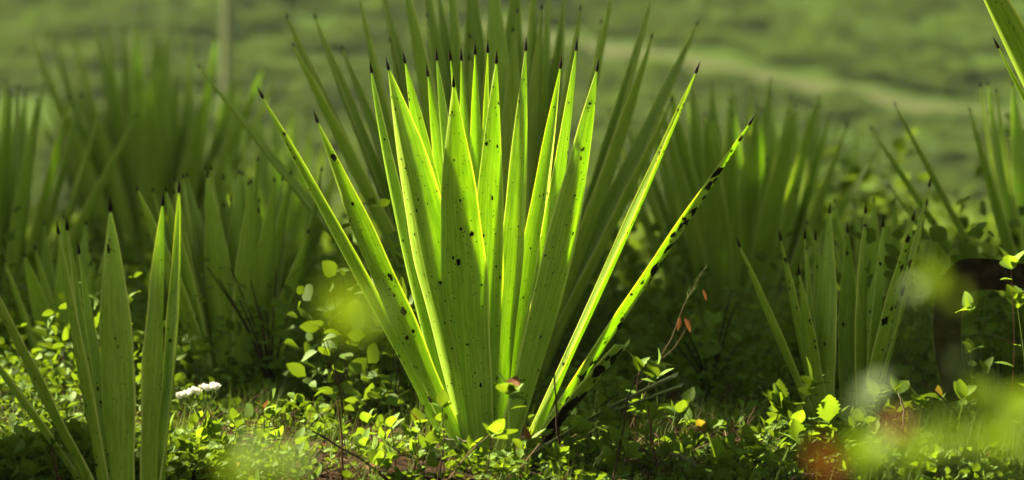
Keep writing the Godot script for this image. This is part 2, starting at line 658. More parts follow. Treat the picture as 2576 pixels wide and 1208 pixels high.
func make_sharp_plants() -> void:
	sisal("young sisal plant in focus at the lower left with spotted upright leaves", 330, 6.98, [
		[145, 576, 0.1, 0.8], [168, 566, 0.0, 0.9], [277, 519, 0.12, 1.15], [409, 504, 0.06, 1.0], [450, 472, -0.05, 0.9], [-60, 640, 0.1, 1.1], [-95, 800, 0.02, 1.0], [197, 626, -0.1, 0.6]],
		0.078, M.sisal, 9, 34, 0.055)
	var r := sisal("young sisal plant in focus at the lower right, dark spotted leaves among sprigs", 2120, 8.3, [
		[1858, 611, 0.1, 0.75], [1963, 594, 0.1, 0.85], [2025, 590, -0.05, 0.7], [2052, 593, -0.1, 0.7], [2088, 526, 0.04, 1.0], [2178, 526, 0.05, 0.95], [2299, 544, 0.16, 1.15, 44], [2340, 459, -0.02, 0.95, 26], [2215, 640, -0.2, 0.8], [2132, 575, -0.08, 0.85], [2222, 560, 0.06, 0.9], [2010, 680, 0.14, 0.8]],
		0.07, M.sisal, 12, 34, 0.07)
	var s := sisal("big sisal plant cut off by the right edge with a hanging dead brown leaf", 3150, 7.75, [
		[2395, -200, 0.2, 2.2], [2507, 110, 0.05, 0.75], [2760, -200, 0.0, 1.1], [2950, -260, 0.1, 1.1], [3120, -230, 0.1, 1.1], [3300, -150, 0.1, 1.1], [3500, 60, 0.1, 1.0], [3200, -120, 0.3, 1.1]],
		0.105, M.sisal, 8, 34, 0.09)
	var dead := Blade.new()
	var line := []
	for p in [[3120, 1020, 0.0], [2860, 790, 0.02], [2700, 722, 0.04], [2570, 702, 0.05], [2470, 690, 0.08], [2410, 708, 0.10], [2382, 790, 0.12], [2384, 890, 0.12], [2402, 1010, 0.12]]:
		line.append(at(p[0], p[1], 7.75 - p[2]) - s.position)
	dead.path = curve(line, 40)
	dead.inner = Vector3(0.25, 0.1, 1.0)
	dead.width = 0.09
	dead.channel = 0.12
	dead.cut = 0.8
	dead.wave = 0.15
	add_leaf(s, dead, M.dead, 44, 8, [], "dead_leaf", 0.0).set_meta("label", "dead dark brown leaf folded over and hanging down")

func make_back_plants() -> void:
	sisal("tall dark sisal plant straight behind the bright central one, tips above the frame", 1250, 9.3, [
		[500, 165, -0.2, 0.8], [722, 40], [737, 112], [792, 42], [905, -12], [952, -60], [1012, -80], [1062, -100], [1130, -112], [1182, -110], [1240, -100], [1300, -110], [1342, -82], [1422, -42], [1540, -22], [1640, -12], [1640, 90], [1755, 58], [1690, 250], [860, 120], [1460, 20], [1100, -40], [1380, -30]],
		0.115, M.sisal, 0, 16, 0.08, 14, 0.3, 1.3)
	sisal("wide blurred sisal fan at the upper left, far behind the young left plant", 385, 15.0, [
		[80, 90], [130, 77], [182, 62], [238, 57], [266, 60], [310, 57], [340, 65], [395, 67], [420, 75], [480, 87], [542, 97], [602, 165], [662, 170], [690, 200], [150, 265], [620, 295]],
		0.135, M.sisal, 0, 12, 0.09, 26, 0.5, 1.35)
	sisal("blurred sisal plant at the left edge with long pale leaves leaning right", -40, 10.8, [
		[342, 290, 0.15, 0.9], [205, 238, 0.0, 0.9], [92, 252, 0.2, 0.8], [45, 218], [20, 228], [-30, 180], [-110, 200], [-220, 280], [-320, 400]],
		0.1, M.sisal, 0, 14, 0.08, 14, 0.4, 1.15)
	sisal("low blurred sisal plant left of centre behind the white flowers", 590, 9.25, [
		[345, 475], [385, 478], [440, 452], [470, 440], [522, 432], [562, 446], [602, 432], [642, 440], [690, 452], [722, 470], [776, 582], [500, 520], [650, 530], [580, 500]],
		0.092, M.sisal, 0, 14, 0.08, 16, 0.4, 0.78)
	sisal("wide blurred sisal plant right of the central one, fan of many leaves", 1840, 11.0, [
		[1545, 395], [1592, 307], [1640, 247], [1690, 217], [1740, 211], [1790, 211], [1840, 217], [1890, 221], [1940, 237], [1990, 247], [2042, 267], [2092, 287], [2132, 317], [2212, 367], [1930, 400, 0.3, 0.7], [2002, 480, 0.35, 0.7], [1620, 455], [2060, 455]],
		0.1, M.sisal, 0, 14, 0.09, 28, 0.48, 1.08)
	sisal("blurred sisal plant at the right edge, pale leaves leaning left before the hillside", 2690, 9.9, [
		[2192, 322, 0.1, 0.8], [2252, 262, -0.1, 0.8], [2237, 467, 0.1, 0.7], [2440, 275, 0.1, 1.0], [2467, 215, -0.1, 0.8], [2486, 210, -0.2, 0.8], [2600, 160], [2700, 150], [2820, 180], [2950, 240]],
		0.1, M.sisal, 0, 16, 0.08, 8, 0.35, 1.15)
	sisal("low blurred sisal plant between the lower right plant and the right edge", 2230, 9.6, [
		[2100, 505], [2150, 520], [2200, 502], [2252, 500], [2292, 522], [2350, 560], [2030, 560], [2400, 620]],
		0.07, M.sisal, 0, 12, 0.06, 6, 0.4, 0.6)
	sisal("small blurred sisal plant in the gap left of the central plant", 700, 14.2, [
		[610, 300], [650, 270], [690, 260], [735, 270], [780, 300], [820, 340], [570, 380], [850, 400]],
		0.09, M.sisal, 0, 10, 0.08, 8, 0.5, 0.9)
	var pole := Soup.new()
	var foot := ground_at(566, 34.0)
	tube(pole, [Vector3.ZERO, Vector3(0.01, 1.5, 0), Vector3(0.03, 5.0, 0), Vector3(0.0, 8.6, 0)], [0.07, 0.062, 0.05, 0.03], 10)
	var po := part("flower_pole", pole.mesh(), M.polebark, self)
	po.position = foot
	po.set_meta("label", "pale upright sisal flower pole rising behind the upper left fan")
	po.set_meta("category", "flower pole")
	sisal("distant sisal plant above the right fan, only its tips in view", 2010, 16.5, [
		[1840, 300], [1890, 270], [1940, 255], [2000, 250], [2060, 262], [2110, 290], [2160, 330]],
		0.1, M.sisal, 0, 10, 0.09, 8, 0.5, 0.95)
	sisal("low blurred young sisal behind the left edge leaves", 180, 9.6, [
		[60, 640], [110, 560], [160, 545], [215, 560], [270, 610], [320, 660]],
		0.07, M.sisal, 0, 10, 0.06, 5, 0.5, 0.5)

# ---------------------------------------------------------------- unseen trees added left of the view to shade the plants round the bright one
func make_added_shade_trees() -> void:
	var bark := noisy(Color(0.05, 0.038, 0.028), Color(0.12, 0.095, 0.07), 0.02, 0.8)
	var sun := Vector3(-6.8, 6.4, -5.0).normalized()
	# where the shade falls, how wide the crown is
	var list := [
		[-4.6, -4.6, 2.5, "tall tree added for shade left of the view, nearest of the big ones"],
		[0.2, -4.1, 2.4, "tall tree added for shade left of the view, second of the front row"],
		[4.9, -5.0, 2.5, "tall tree added for shade left of the view, last of the front row"],
		[-2.8, -8.2, 3.0, "tall tree added for shade left of the view in the back row, farther left"],
		[2.6, -8.2, 3.0, "tall tree added for shade left of the view in the back row, nearer the pole"],
		[-0.95, -2.15, 1.1, "young round crowned tree added for shade left of the view"],
		[0.8, -1.4, 0.85, "third young round crowned tree added for shade left of the view"],
		[0.05, -1.4, 0.75, "fourth young round crowned tree added for shade left of the view"],
		[0.45, -2.35, 1.15, "second young round crowned tree added for shade left of the view"],
		[-2.0, -6.4, 2.2, "middling tree added for shade left of the view between the two rows"],
		[1.75, -1.15, 1.1, "slender small crowned tree added for shade left of the view"],
		[-2.1, 0.55, 0.95, "slender small crowned tree added for shade left of the view, closest to the camera"],
	]
	for l in list:
		var c: Vector3 = Vector3(l[0], 0.7, l[1]) + sun * 15.0
		var root := Vector3(c.x, height(c.x, c.z) - 0.1, c.z)
		var o := thing("added_shade_tree", l[3], "tree", root, "added shade trees left of the view")
		var mid := c - root
		var s := Soup.new()
		tube(s, curve([Vector3.ZERO, Vector3(0.1, mid.y * 0.5, 0.05), mid + Vector3(0, 1.2, 0)], 10), tapered(11, 0.24, 0.05), 10)
		var ends := []
		for k in 40:
			var f := rr(-0.9, 1.0)
			var a := rr(0, TAU)
			var r: float = l[2] * 0.85 * sqrt(1.0 - f * f * 0.7) * rr(0.3, 1.0)
			var e := mid + Vector3(cos(a) * r, f * l[2] * 0.42, sin(a) * r)
			var p := Vector3(0.1, mid.y * rr(0.6, 0.95), 0.05)
			tube(s, curve([p, p.lerp(e, 0.5) + Vector3(0, 0.25, 0), e], 6), tapered(7, 0.06, 0.012), 5)
			ends.append(e)
		part("trunk", s.mesh(), bark, o)
		var crown := Soup.new()
		for k in int((1700.0 if l[2] < 1.2 else 430.0) * l[2] * l[2]):
			var e: Vector3 = ends[k % ends.size()]
			var p: Vector3 = e + Vector3(rng.randfn(), rng.randfn() * 0.7, rng.randfn()) * 0.17 * l[2]
			var dir := Vector3(rr(-1, 1), rr(-0.8, 0.5), rr(-1, 1)).normalized()
			var x := dir.cross(Vector3(rr(-1, 1), rr(0.2, 1), rr(-1, 1))).normalized() * 0.06
			var nn := x.cross(dir).normalized()
			var q := [crown.add(p, nn), crown.add(p + dir * 0.1 + x, nn), crown.add(p + dir * 0.2, nn), crown.add(p + dir * 0.1 - x, nn)]
			crown.quad(q[0], q[1], q[2], q[3])
		part("crown", crown.mesh(), M.weed[1], o)

# ---------------------------------------------------------------- small leaves
func leaf_shape(rows: int, wide: float, fold: float, curl: float, teeth: float) -> ArrayMesh:
	# an ovate leaf one unit long, from the origin along +y, upper face to +z
	var s := Soup.new()
	var prev := []
	for k in rows + 1:
		var q := float(k) / rows
		var h := wide * 0.5 * pow(sin(PI * pow(q, 0.78)), 0.8) if k > 0 and k < rows else 0.012
		if k % 2 == 1:
			h *= 1.0 + teeth
		else:
			h *= 1.0 - teeth
		var bend := curl * q * q
		var row := []
		for j in [-1.0, -0.5, 0.0, 0.5, 1.0]:
			var p := Vector3(j * h, q - absf(curl) * 0.3 * q * q + (0.02 if absf(j) == 1.0 else 0.0), -bend + absf(j) * h * fold * (1.0 - 0.3 * absf(j)))
			row.append(s.add(p, Vector3(-signf(j) * fold * 0.7, 2.0 * curl * q, 1.0).normalized(), Vector2(0.5 + j * 0.5, q)))
		if k:
			for j in 4:
				s.quad(prev[j], prev[j + 1], row[j + 1], row[j])
		prev = row
	return s.mesh()

var shapes := []
var coarse := []

func turned(pos: Vector3, dir: Vector3, face: Vector3, size: float, wide := 1.0) -> Transform3D:
	var y := dir.normalized()
	var z := face - y * face.dot(y)
	if z.length() < 0.01:
		z = y.cross(Vector3(0.7, 0.1, 0.3))
	z = z.normalized()
	var x := y.cross(z)
	return Transform3D(x * size * wide, y * size, z * size, pos)

func whorl(plant: Node3D, pos: Vector3, axis: Vector3, n: int, size: float, mats: Array, open: float, lead := true) -> void:
	var x := axis.cross(Vector3(0.2, 0.3, 0.9)).normalized()
	var z := x.cross(axis).normalized()
	var a0 := rr(0, TAU)
	var old := not String(plant.name).begins_with("near")
	for k in n:
		var a := a0 + k * 2.4 + rr(-0.3, 0.3)
		var out := x * cos(a) + z * sin(a)
		var o := open * (0.55 if lead and k < 2 else 1.0) * rr(0.8, 1.2)
		var dir := (axis * cos(o) + out * sin(o)).normalized()
		var face := (axis * sin(o) - out * cos(o) + Vector3(rr(-0.3, 0.3), rr(-0.1, 0.3), rr(-0.3, 0.3))).normalized()
		var l := part("leaf", shapes[rng.randi() % shapes.size()], M.yellowed if old and rng.randf() < 0.02 else M.dry if old and rng.randf() < 0.01 else mats[rng.randi() % mats.size()], plant)
		l.transform = turned(pos - axis * (0.012 * k / maxf(n, 1)) , dir, face, size * rr(0.65, 1.1), rr(0.85, 1.15))

# a leafy sprig: its tip in the world, standing on the ground
func sprig(label: String, tip: Vector3, leaves: int, size: float, mats: Array, stem: Material, branches := 2, lean := 0.04, thick := 0.0022, called := "leafy_sprig", root_z := 0.0) -> Node3D:
	var root := tip + Vector3(rr(-lean, lean), 0, rr(-lean, lean) + root_z)
	root.y = height(root.x, root.z) - 0.01
	var o := thing(called, label, "weed", root, "weeds round the sisal plants")
	var top := tip - root
	var mid := top * 0.5 + Vector3(rr(-1, 1), 0, rr(-1, 1)) * top.length() * 0.07
	var line := curve([Vector3.ZERO, mid, top], 10)
	var s := Soup.new()
	tube(s, line, tapered(11, thick, thick * 0.45), 6)
	var ends := [[top, (top - mid).normalized(), 1.0]]
	for b in branches:
		var f := rr(0.35, 0.85)
		var p: Vector3 = line[int(f * 10)]
		var a := rr(0, TAU)
		var dir := Vector3(cos(a), rr(0.5, 1.1), sin(a) * 0.7).normalized()
		var len := minf(top.length() * rr(0.15, 0.4), 0.05 if called == "near_weed" else 1.0)
		var e := p + dir * len
		var e2 := p + dir * len * 0.5 + Vector3(0, -0.1, 0) * len
		tube(s, curve([p, e2, e], 5), tapered(6, thick * 0.7, thick * 0.35), 5)
		ends.append([e, dir, 0.8])
	part("stem", s.mesh(), stem, o)
	var each := maxi(2, int(leaves / (ends.size() + 1.0)))
	for e in ends:
		whorl(o, e[0], e[1], each, size * e[2], mats, 0.9)
	for k in maxi(0, leaves - each * ends.size()):
		var f := rr(0.3, 0.92)
		var p: Vector3 = line[int(f * 10)]
		whorl(o, p, Vector3(rr(-0.3, 0.3), 1, rr(-0.3, 0.3)).normalized(), 1, size * rr(0.5, 0.9), mats, 1.1, false)
	return o

func twig(label: String, pts: Array, r0: float, r1: float, m: Material, called := "twig") -> Node3D:
	var s := Soup.new()
	var base: Vector3 = pts[0]
	var line := []
	for p in pts:
		line.append((p as Vector3) - base)
	var n := maxi(8, pts.size() * 4)
	var c := curve(line, n)
	for k in range(1, n):
		c[k] += Vector3(rr(-1, 1), rr(-1, 1), rr(-1, 1)) * r0 * 0.5
	tube(s, c, tapered(n + 1, r0, r1), 6)
	var o := part(numbered(called), s.mesh(), m, self)
	o.position = base
	o.set_meta("label", label)
	o.set_meta("category", "twig")
	o.set_meta("group", "bare twigs and stalks")
	return o

# ---------------------------------------------------------------- ground cover
func clump_mesh(n: int, spread: float, high: float, size: float, mats: Array) -> ArrayMesh:
	var soups := []
	var stems := Soup.new()
	for m in mats:
		soups.append(Soup.new())
	for k in n:
		var s: Soup = soups[rng.randi() % soups.size()]
		var a := rr(0, TAU)
		var r := spread * sqrt(rng.randf())
		var h := high * pow(rng.randf(), 0.7) * (1.0 - 0.5 * r / spread)
		var pos := Vector3(cos(a) * r, h, sin(a) * r)
		var b := rr(0, TAU)
		var dir := Vector3(cos(b), rr(-0.2, 1.0), sin(b)).normalized()
		var face := Vector3(rr(-1.0, 1.0), rr(0.1, 1.0), rr(-1.0, 1.0))
		var t := turned(pos, dir, face, size * rr(0.6, 1.2), rr(0.8, 1.2))
		var src: Array = coarse[k % coarse.size()].surface_get_arrays(0)
		var first := s.v.size()
		for j in src[Mesh.ARRAY_VERTEX].size():
			s.add(t * src[Mesh.ARRAY_VERTEX][j], (t.basis * src[Mesh.ARRAY_NORMAL][j]).normalized())
		for j in src[Mesh.ARRAY_INDEX]:
			s.i.append(first + j)
		if k % 5 == 0:
			tube(stems, [Vector3(pos.x * 0.5, 0.0, pos.z * 0.5), Vector3(pos.x * 0.7, pos.y * 0.5, pos.z * 0.75), pos], [0.0022, 0.0018, 0.001], 3)
	var out := ArrayMesh.new()
	out.add_surface_from_arrays(Mesh.PRIMITIVE_TRIANGLES, stems.arrays())
	out.surface_set_material(0, M.bark)
	for k in mats.size():
		if soups[k].v.size():
			out.add_surface_from_arrays(Mesh.PRIMITIVE_TRIANGLES, soups[k].arrays())
			out.surface_set_material(out.get_surface_count() - 1, mats[k])
	return out

func scatter(called: String, label: String, category: String, mesh: Mesh, places: Array) -> void:
	var mm := MultiMesh.new()
	mm.transform_format = MultiMesh.TRANSFORM_3D
	mm.mesh = mesh
	mm.instance_count = places.size()
	for k in places.size():
		mm.set_instance_transform(k, places[k])
	var o := MultiMeshInstance3D.new()
	o.name = numbered(called)
	o.multimesh = mm
	add_child(o)
	o.set_meta("kind", "stuff")
	o.set_meta("label", label)
	o.set_meta("category", category)

func field_places(n: int, d0: float, d1: float, s0: float, s1: float, margin: float) -> Array:
	var out := []
	while out.size() < n:
		var d := sqrt(lerpf(d0 * d0, d1 * d1, rng.randf()))
		var x := rr(-1, 1) * (d * 0.18 + margin)
		var z := CAM_Z - d
		var c := Vector2(x + 0.07, z).length()
		if c < 0.17 or (absf(x + 0.02) < 0.36 and z > 0.0 and z < 0.3 and rng.randf() < 0.5):
			continue
		var f := soil_noise.get_noise_2d(x * 1.3 + s0 * 70.0, z * 0.6)
		if f < -0.12 and rng.randf() < 0.8:
			continue
		var k := rr(s0, s1) * (0.8 + 0.9 * maxf(f, 0.0))
		out.append(Transform3D(Basis(Vector3.UP, rr(0, TAU)).scaled(Vector3(k, k * rr(0.75, 1.25), k)), Vector3(x, height(x, z) - 0.01, z)))
	return out

func grass_mesh(n: int, high: float, spread: float, wide: float) -> ArrayMesh:
	var s := Soup.new()
	for k in n:
		var a := rr(0, TAU)
		var p := Vector3(rr(-1, 1), 0, rr(-1, 1)) * spread
		var dir := Vector3(cos(a), 0, sin(a))
		var side := dir.cross(Vector3.UP)
		var h := high * rr(0.5, 1.0)
		var lean := rr(0.1, 0.7) * h
		var prev := []
		for j in 5:
			var q := j / 4.0
			var c := p + Vector3.UP * h * q + dir * lean * q * q
			var w := wide * (1.0 - q * 0.92)
			var nn := (dir * -0.8 + Vector3.UP * 0.4).normalized()
			var row := [s.add(c - side * w, nn), s.add(c + side * w, nn)]
			if j:
				s.quad(prev[0], prev[1], row[1], row[0])
			prev = row
	return s.mesh()

func litter_mesh() -> ArrayMesh:
	var s := Soup.new()
	for k in 26:
		var p := Vector3(rr(-0.14, 0.14), rr(0.0, 0.03), rr(-0.14, 0.14))
		var d := Vector3(rr(-1, 1), rr(-0.1, 0.7), rr(-1, 1)).normalized() * rr(0.04, 0.14)
		tube(s, [p, p + d * 0.5 + Vector3(0, 0.005, 0), p + d], [0.0013, 0.0012, 0.0007], 4)
	return s.mesh()

func make_undergrowth() -> void:
	for p in [[0.70, 0.25, 0.12, 0.12], [0.62, 0.4, 0.25, 0.1], [0.76, 0.3, 0.05, 0.14], [0.6, 0.15, 0.3, 0.12]]:
		shapes.append(leaf_shape(14, p[0], p[1], p[2], p[3]))
	for p in [[0.6, 0.3, 0.15, 0.0], [0.5, 0.2, 0.3, 0.0], [0.7, 0.35, 0.0, 0.0]]:
		coarse.append(leaf_shape(4, p[0], p[1], p[2], p[3]))
	var w: Array = M.weed
	var low := clump_mesh(50, 0.13, 0.08, 0.028, [w[0], w[1], w[1]])
	var mid := clump_mesh(110, 0.17, 0.30, 0.045, [w[0], w[1], w[1]])
	var tall := clump_mesh(130, 0.2, 0.5, 0.05, [w[0], w[1], w[1]])
	var shade := clump_mesh(80, 0.18, 0.16, 0.05, [w[1], w[0]])
	scatter("low_weeds", "low leafy weeds covering the soil between the plants", "weeds", low, field_places(750, 6.2, 9.0, 0.5, 1.0, 1.2))
	scatter("leafy_weeds", "knee high leafy weeds between the blurred sisal plants", "weeds", mid, field_places(1900, 8.3, 26.0, 0.6, 1.2, 2.0))
	scatter("tall_weeds", "taller bushy weeds in the field behind", "weeds", tall, field_places(1700, 8.3, 27.0, 0.6, 1.25, 2.0))
	scatter("broad_weeds", "broad leaved weeds close to the ground", "weeds", shade, field_places(1300, 7.9, 26.0, 0.7, 1.2, 2.0))
	var fresh := clump_mesh(40, 0.11, 0.09, 0.04, [w[0], w[1], w[1]])
	scatter("fresh_weeds", "fresh green low weeds along the bottom of the picture", "weeds", fresh, field_places(290, 6.95, 7.6, 0.6, 1.2, 0.3))
	scatter("dry_litter", "dry straw and stalk litter on the soil", "litter", set_on(litter_mesh(), M.straw), field_places(70, 6.6, 9.0, 0.7, 1.2, 0.3))
	scatter("dark_litter", "dark brown twig litter on the soil", "litter", set_on(litter_mesh(), M.redbark), field_places(140, 6.6, 10.0, 0.7, 1.3, 0.3))
	var tuft := []
	for k in 150:
		var p := ground_at(rr(2280, 2640), rr(7.1, 8.4))
		tuft.append(Transform3D(Basis(Vector3.UP, rr(0, TAU)).scaled(Vector3.ONE * rr(0.6, 1.2)), p))
	for k in 620:
		var d := rr(6.9, 14.0)
		var p := ground_at(rr(-100, 2700), d)
		tuft.append(Transform3D(Basis(Vector3.UP, rr(0, TAU)).scaled(Vector3.ONE * rr(0.5, 1.1)), p))
	scatter("fine_grass", "fine thin grass tufts among the weeds", "grass", set_on(grass_mesh(26, 0.16, 0.05, 0.0011), M.greenstem), tuft)
	# scrub on the far hillside
	var scrub_mats := [M.scrub_light, M.scrub_dark]
	for k in 2:
		var bush := clump_mesh(150, 0.6, 0.45, 0.28, [scrub_mats[k]])
		var spots := []
		for j in 5000:
			var d := rr(66, 125)
			var x := rr(-1, 1) * (d * 0.18 + 8.0)
			var z := CAM_Z - d
			var f := soil_noise.get_noise_2d(x * 0.16 + k * 31.0, z * 0.16)
			if f < -0.25 + 0.2 * k:
				continue
			var on_track := false
			for q in track_line:
				if Vector2(q.x - x, q.z - z - 0.8).length() < 1.1:
					on_track = true
			if on_track:
				continue
			var sc := rr(0.4, 0.9)
			spots.append(Transform3D(Basis(Vector3.UP, rr(0, TAU)).scaled(Vector3(sc * 1.4, sc, sc * 1.4)), Vector3(x, height(x, z) - 0.1, z)))
		scatter("hillside_scrub", ["yellow green scrub dotted over the far hillside", "dark green scrub patches on the far hillside"][k], "scrub", bush, spots)

func set_on(mesh: ArrayMesh, m: Material) -> ArrayMesh:
	mesh.surface_set_material(0, m)
	return mesh

# ---------------------------------------------------------------- sprigs, twigs and flowers in focus
func make_sprigs() -> void:
	var w: Array = M.weed
	var bright := [w[2], w[2], w[0]]
	# tip x, tip y, distance, leaves, leaf size, branches, label
	var list := [
		[1282, 985, 7.06, 9, 0.058, 0, "bright sprig on a red stem before the middle of the bright plant"],
		[1236, 1095, 7.06, 6, 0.05, 1, "pair of bright leaves low before the centre of the bright plant"],
		[1112, 1022, 7.12, 5, 0.04, 0, "small pale sprig against the left base of the bright plant"],
		[1052, 1066, 7.30, 7, 0.045, 1, "sprig left of the leaf stubs, rounded leaves"],
		[1078, 1128, 7.22, 9, 0.04, 2, "bushy low sprig right below the rounded leaf sprig"],
		[985, 1072, 7.3, 8, 0.034, 1, "small toothed sprig standing beside the dark slanting twig"],
		[925, 1062, 7.3, 8, 0.034, 1, "sprig with a leaf pair just right of the upright red twig"],
		[918, 1120, 7.2, 9, 0.042, 2, "low sprig at the foot of the upright red twig"],
		[980, 1152, 7.15, 7, 0.052, 1, "broad leaved low sprig under the slanting twig"],
		[1182, 1130, 7.2, 8, 0.036, 1, "low sprig under the brown leaf stubs"],
		[1330, 1120, 7.22, 8, 0.044, 1, "upright narrow leaved sprig right of the bright middle sprig"],
		[1290, 1160, 7.1, 10, 0.04, 2, "low bright sprig at the bottom edge below the middle sprig"],
		[1398, 1150, 7.15, 9, 0.042, 2, "low sprig under the old lying leaf"],
		[1470, 1090, 7.25, 8, 0.05, 1, "shaded sprig before the black blotched cut leaf"],
		[1530, 1050, 7.3, 8, 0.046, 1, "sprig between the cut leaf and the lying old leaf"],
		[1608, 928, 7.6, 9, 0.05, 2, "tall sprig behind the ragged end of the old leaf"],
		[1650, 950, 7.55, 8, 0.05, 1, "tall sprig with a drooping leaf above the old leaf"],
		[1560, 1120, 7.15, 10, 0.05, 2, "low leafy sprig right of the lying old leaf"],
		[1640, 1050, 7.3, 8, 0.05, 1, "sprig below the ragged end of the old leaf"],
		[1770, 1085, 7.35, 6, 0.042, 0, "thin upright sprig with two leaf pairs right of centre"],
		[1800, 1160, 7.1, 8, 0.055, 1, "broad leaved sprig at the bottom edge right of centre"],
		[1850, 1150, 7.15, 7, 0.05, 1, "broad leaved sprig beside another at the bottom right of centre"],
		[1880, 1110, 7.35, 6, 0.036, 0, "red stemmed sprig left of the lower right plant"],
		[1925, 1075, 7.5, 7, 0.04, 1, "sprig with paired leaves by the outer leaf of the lower right plant"],
		[1945, 1180, 7.1, 8, 0.04, 1, "small sprig at the bottom edge below the paired leaf one"],
		[1962, 1020, 7.6, 10, 0.062, 2, "broad toothed sprig under the outer left leaf of the lower right plant"],
		[2040, 968, 7.7, 7, 0.055, 0, "upright leaf sprig crossing the outer leaf of the lower right plant"],
		[2088, 1060, 7.5, 11, 0.058, 2, "bushy bright sprig before the stem of the lower right plant"],
		[2010, 1110, 7.4, 10, 0.06, 2, "sprig with a long oval leaf at the lower right"],
		[2160, 1075, 7.5, 9, 0.055, 1, "sprig with flat pale leaves right of the bushy bright one"],
		[2205, 1000, 7.6, 9, 0.05, 2, "branching sprig below the dark spotted leaf of the right plant"],
		[2255, 985, 7.65, 8, 0.055, 1, "upright pointed sprig under the dark spotted leaf"],
		[2310, 1010, 7.65, 8, 0.045, 1, "curled sprig on dark twigs right of the dark spotted leaf"],
		[2440, 880, 7.7, 9, 0.045, 2, "sprig beside the hanging dead leaf"],
		[2420, 1000, 7.5, 9, 0.05, 2, "sprig at the foot of the hanging dead leaf"],
		[2545, 670, 7.5, 8, 0.06, 1, "bright sprig at the right edge over the dead leaf fold"],
		[2560, 770, 7.5, 6, 0.06, 1, "hanging leaves at the right edge beside the dead leaf"],
		[2480, 930, 7.7, 7, 0.04, 2, "thin dark sprig at the right among twigs"],
		[150, 1075, 7.0, 8, 0.038, 1, "small bright sprig before the outer leaf of the left plant"],
		[85, 1140, 6.95, 9, 0.036, 2, "low sprig in the bottom left corner"],
		[140, 1125, 6.95, 6, 0.034, 1, "sprig beside the red twig at the bottom left"],
		[82, 1190, 6.9, 5, 0.045, 0, "single big leaved sprig at the bottom left edge"],
		[238, 1150, 7.05, 5, 0.03, 0, "tiny sprig right of the left plant's outer leaf"],
		[540, 1085, 7.5, 10, 0.045, 2, "drooping leafy sprig below the white flowers"],
	]
	for l in list:
		sprig(l[6], at(l[0], l[1], l[2]), int(l[3] * 1.7), l[4] * 1.3, bright if rng.randf() < 0.7 else [w[0], w[1]], [M.redbark, M.bark, M.greenstem][rng.randi() % 3], l[5])
	var feet := []
	for k in 56:
		var g := ground_at(rr(380, 2560), rr(7.0, 7.8))
		if absf(g.x + 0.08) > 0.2 or absf(g.z) > 0.22:
			feet.append(g)
	feet.sort_custom(func(a, b): return a.x / (CAM_Z - a.z) < b.x / (CAM_Z - b.z))
	var order := ["first", "second", "third", "fourth", "fifth", "sixth", "seventh", "eighth", "ninth", "tenth", "eleventh", "twelfth", "thirteenth", "fourteenth", "fifteenth", "sixteenth", "seventeenth", "eighteenth", "nineteenth", "twentieth"]
	var spots := [[640.0, "below the white flowers"], [1000.0, "below the slanting dark twig"], [1400.0, "right before the bright plant"], [1800.0, "near the old lying leaf"], [2200.0, "before the lower right plant"], [9999.0, "below the hanging dead leaf"]]
	var seen := {}
	for k in feet.size():
		var x: float = 1288.0 + feet[k].x / (CAM_Z - feet[k].z) * FOCAL
		var zone := ""
		for z in spots:
			if x < z[0]:
				zone = z[1]
				break
		var n: int = seen.get(zone, 0)
		seen[zone] = n + 1
		sprig("small leafy weed, %s from the left %s" % [order[n], zone], feet[k] + Vector3(0, rr(0.05, 0.13), 0), rng.randi_range(6, 12), rr(0.035, 0.055), bright if k % 2 == 0 else [w[0], w[1]], M.bark, 1, 0.03, 0.0018, "small_weed").set_meta("group", "small weeds along the bottom")
	twig("dark twig slanting up to the left at the bottom left of centre", [at(985, 1215, 7.1), at(900, 1150, 7.15), at(785, 1085, 7.2)], 0.0042, 0.0022, M.bark)
	twig("upright red twig left of the bright plant", [at(863, 1230, 7.15), at(858, 1100, 7.18), at(850, 1000, 7.2)], 0.0042, 0.0012, M.redbark)
	twig("yellow curling tendril round the slanting twig", [at(780, 1165, 7.15), at(800, 1120, 7.17), at(822, 1100, 7.19), at(815, 1075, 7.19), at(830, 1060, 7.2)], 0.0016, 0.001, M.greenstem, "tendril")
	twig("red twig in the bottom left corner", [at(150, 1225, 6.9), at(135, 1150, 6.92), at(128, 1115, 6.92)], 0.0036, 0.001, M.redbark)
	twig("brown twig left of the bright plant's base", [at(1045, 1100, 7.4), at(1052, 1060, 7.4), at(1062, 1030, 7.4)], 0.003, 0.0016, M.redbark)
	twig("dark upright twig before the right leaves of the bright plant", [at(1412, 1150, 7.2), at(1400, 1050, 7.2), at(1394, 912, 7.22)], 0.004, 0.0016, M.bark)
	twig("dark branching twig before the old lying leaf", [at(1540, 1215, 7.1), at(1565, 1100, 7.12), at(1585, 990, 7.14), at(1625, 915, 7.16)], 0.0038, 0.0014, M.bark)
	twig("red upright twig right of the old leaf", [at(1660, 1215, 7.2), at(1640, 1100, 7.2), at(1630, 1020, 7.22)], 0.0034, 0.0016, M.redbark)
	twig("pale dead branch arching at the bottom right of centre", [at(1600, 1132, 7.3), at(1700, 1145, 7.28), at(1760, 1180, 7.25), at(1800, 1235, 7.2)], 0.005, 0.006, M.greybark)
	twig("thick red brown twig slanting before the lower right plant", [at(2330, 1150, 7.35), at(2270, 1085, 7.35), at(2195, 1030, 7.38)], 0.0048, 0.003, M.redbark)
	twig("dark twig bent towards the dead leaf", [at(2420, 1060, 7.5), at(2370, 1000, 7.5), at(2315, 960, 7.5)], 0.0036, 0.0018, M.bark)
	twig("grey upright twig among the sprigs of the lower right plant", [at(2270, 1090, 7.4), at(2275, 1040, 7.4), at(2262, 990, 7.42)], 0.0032, 0.0026, M.greybark)
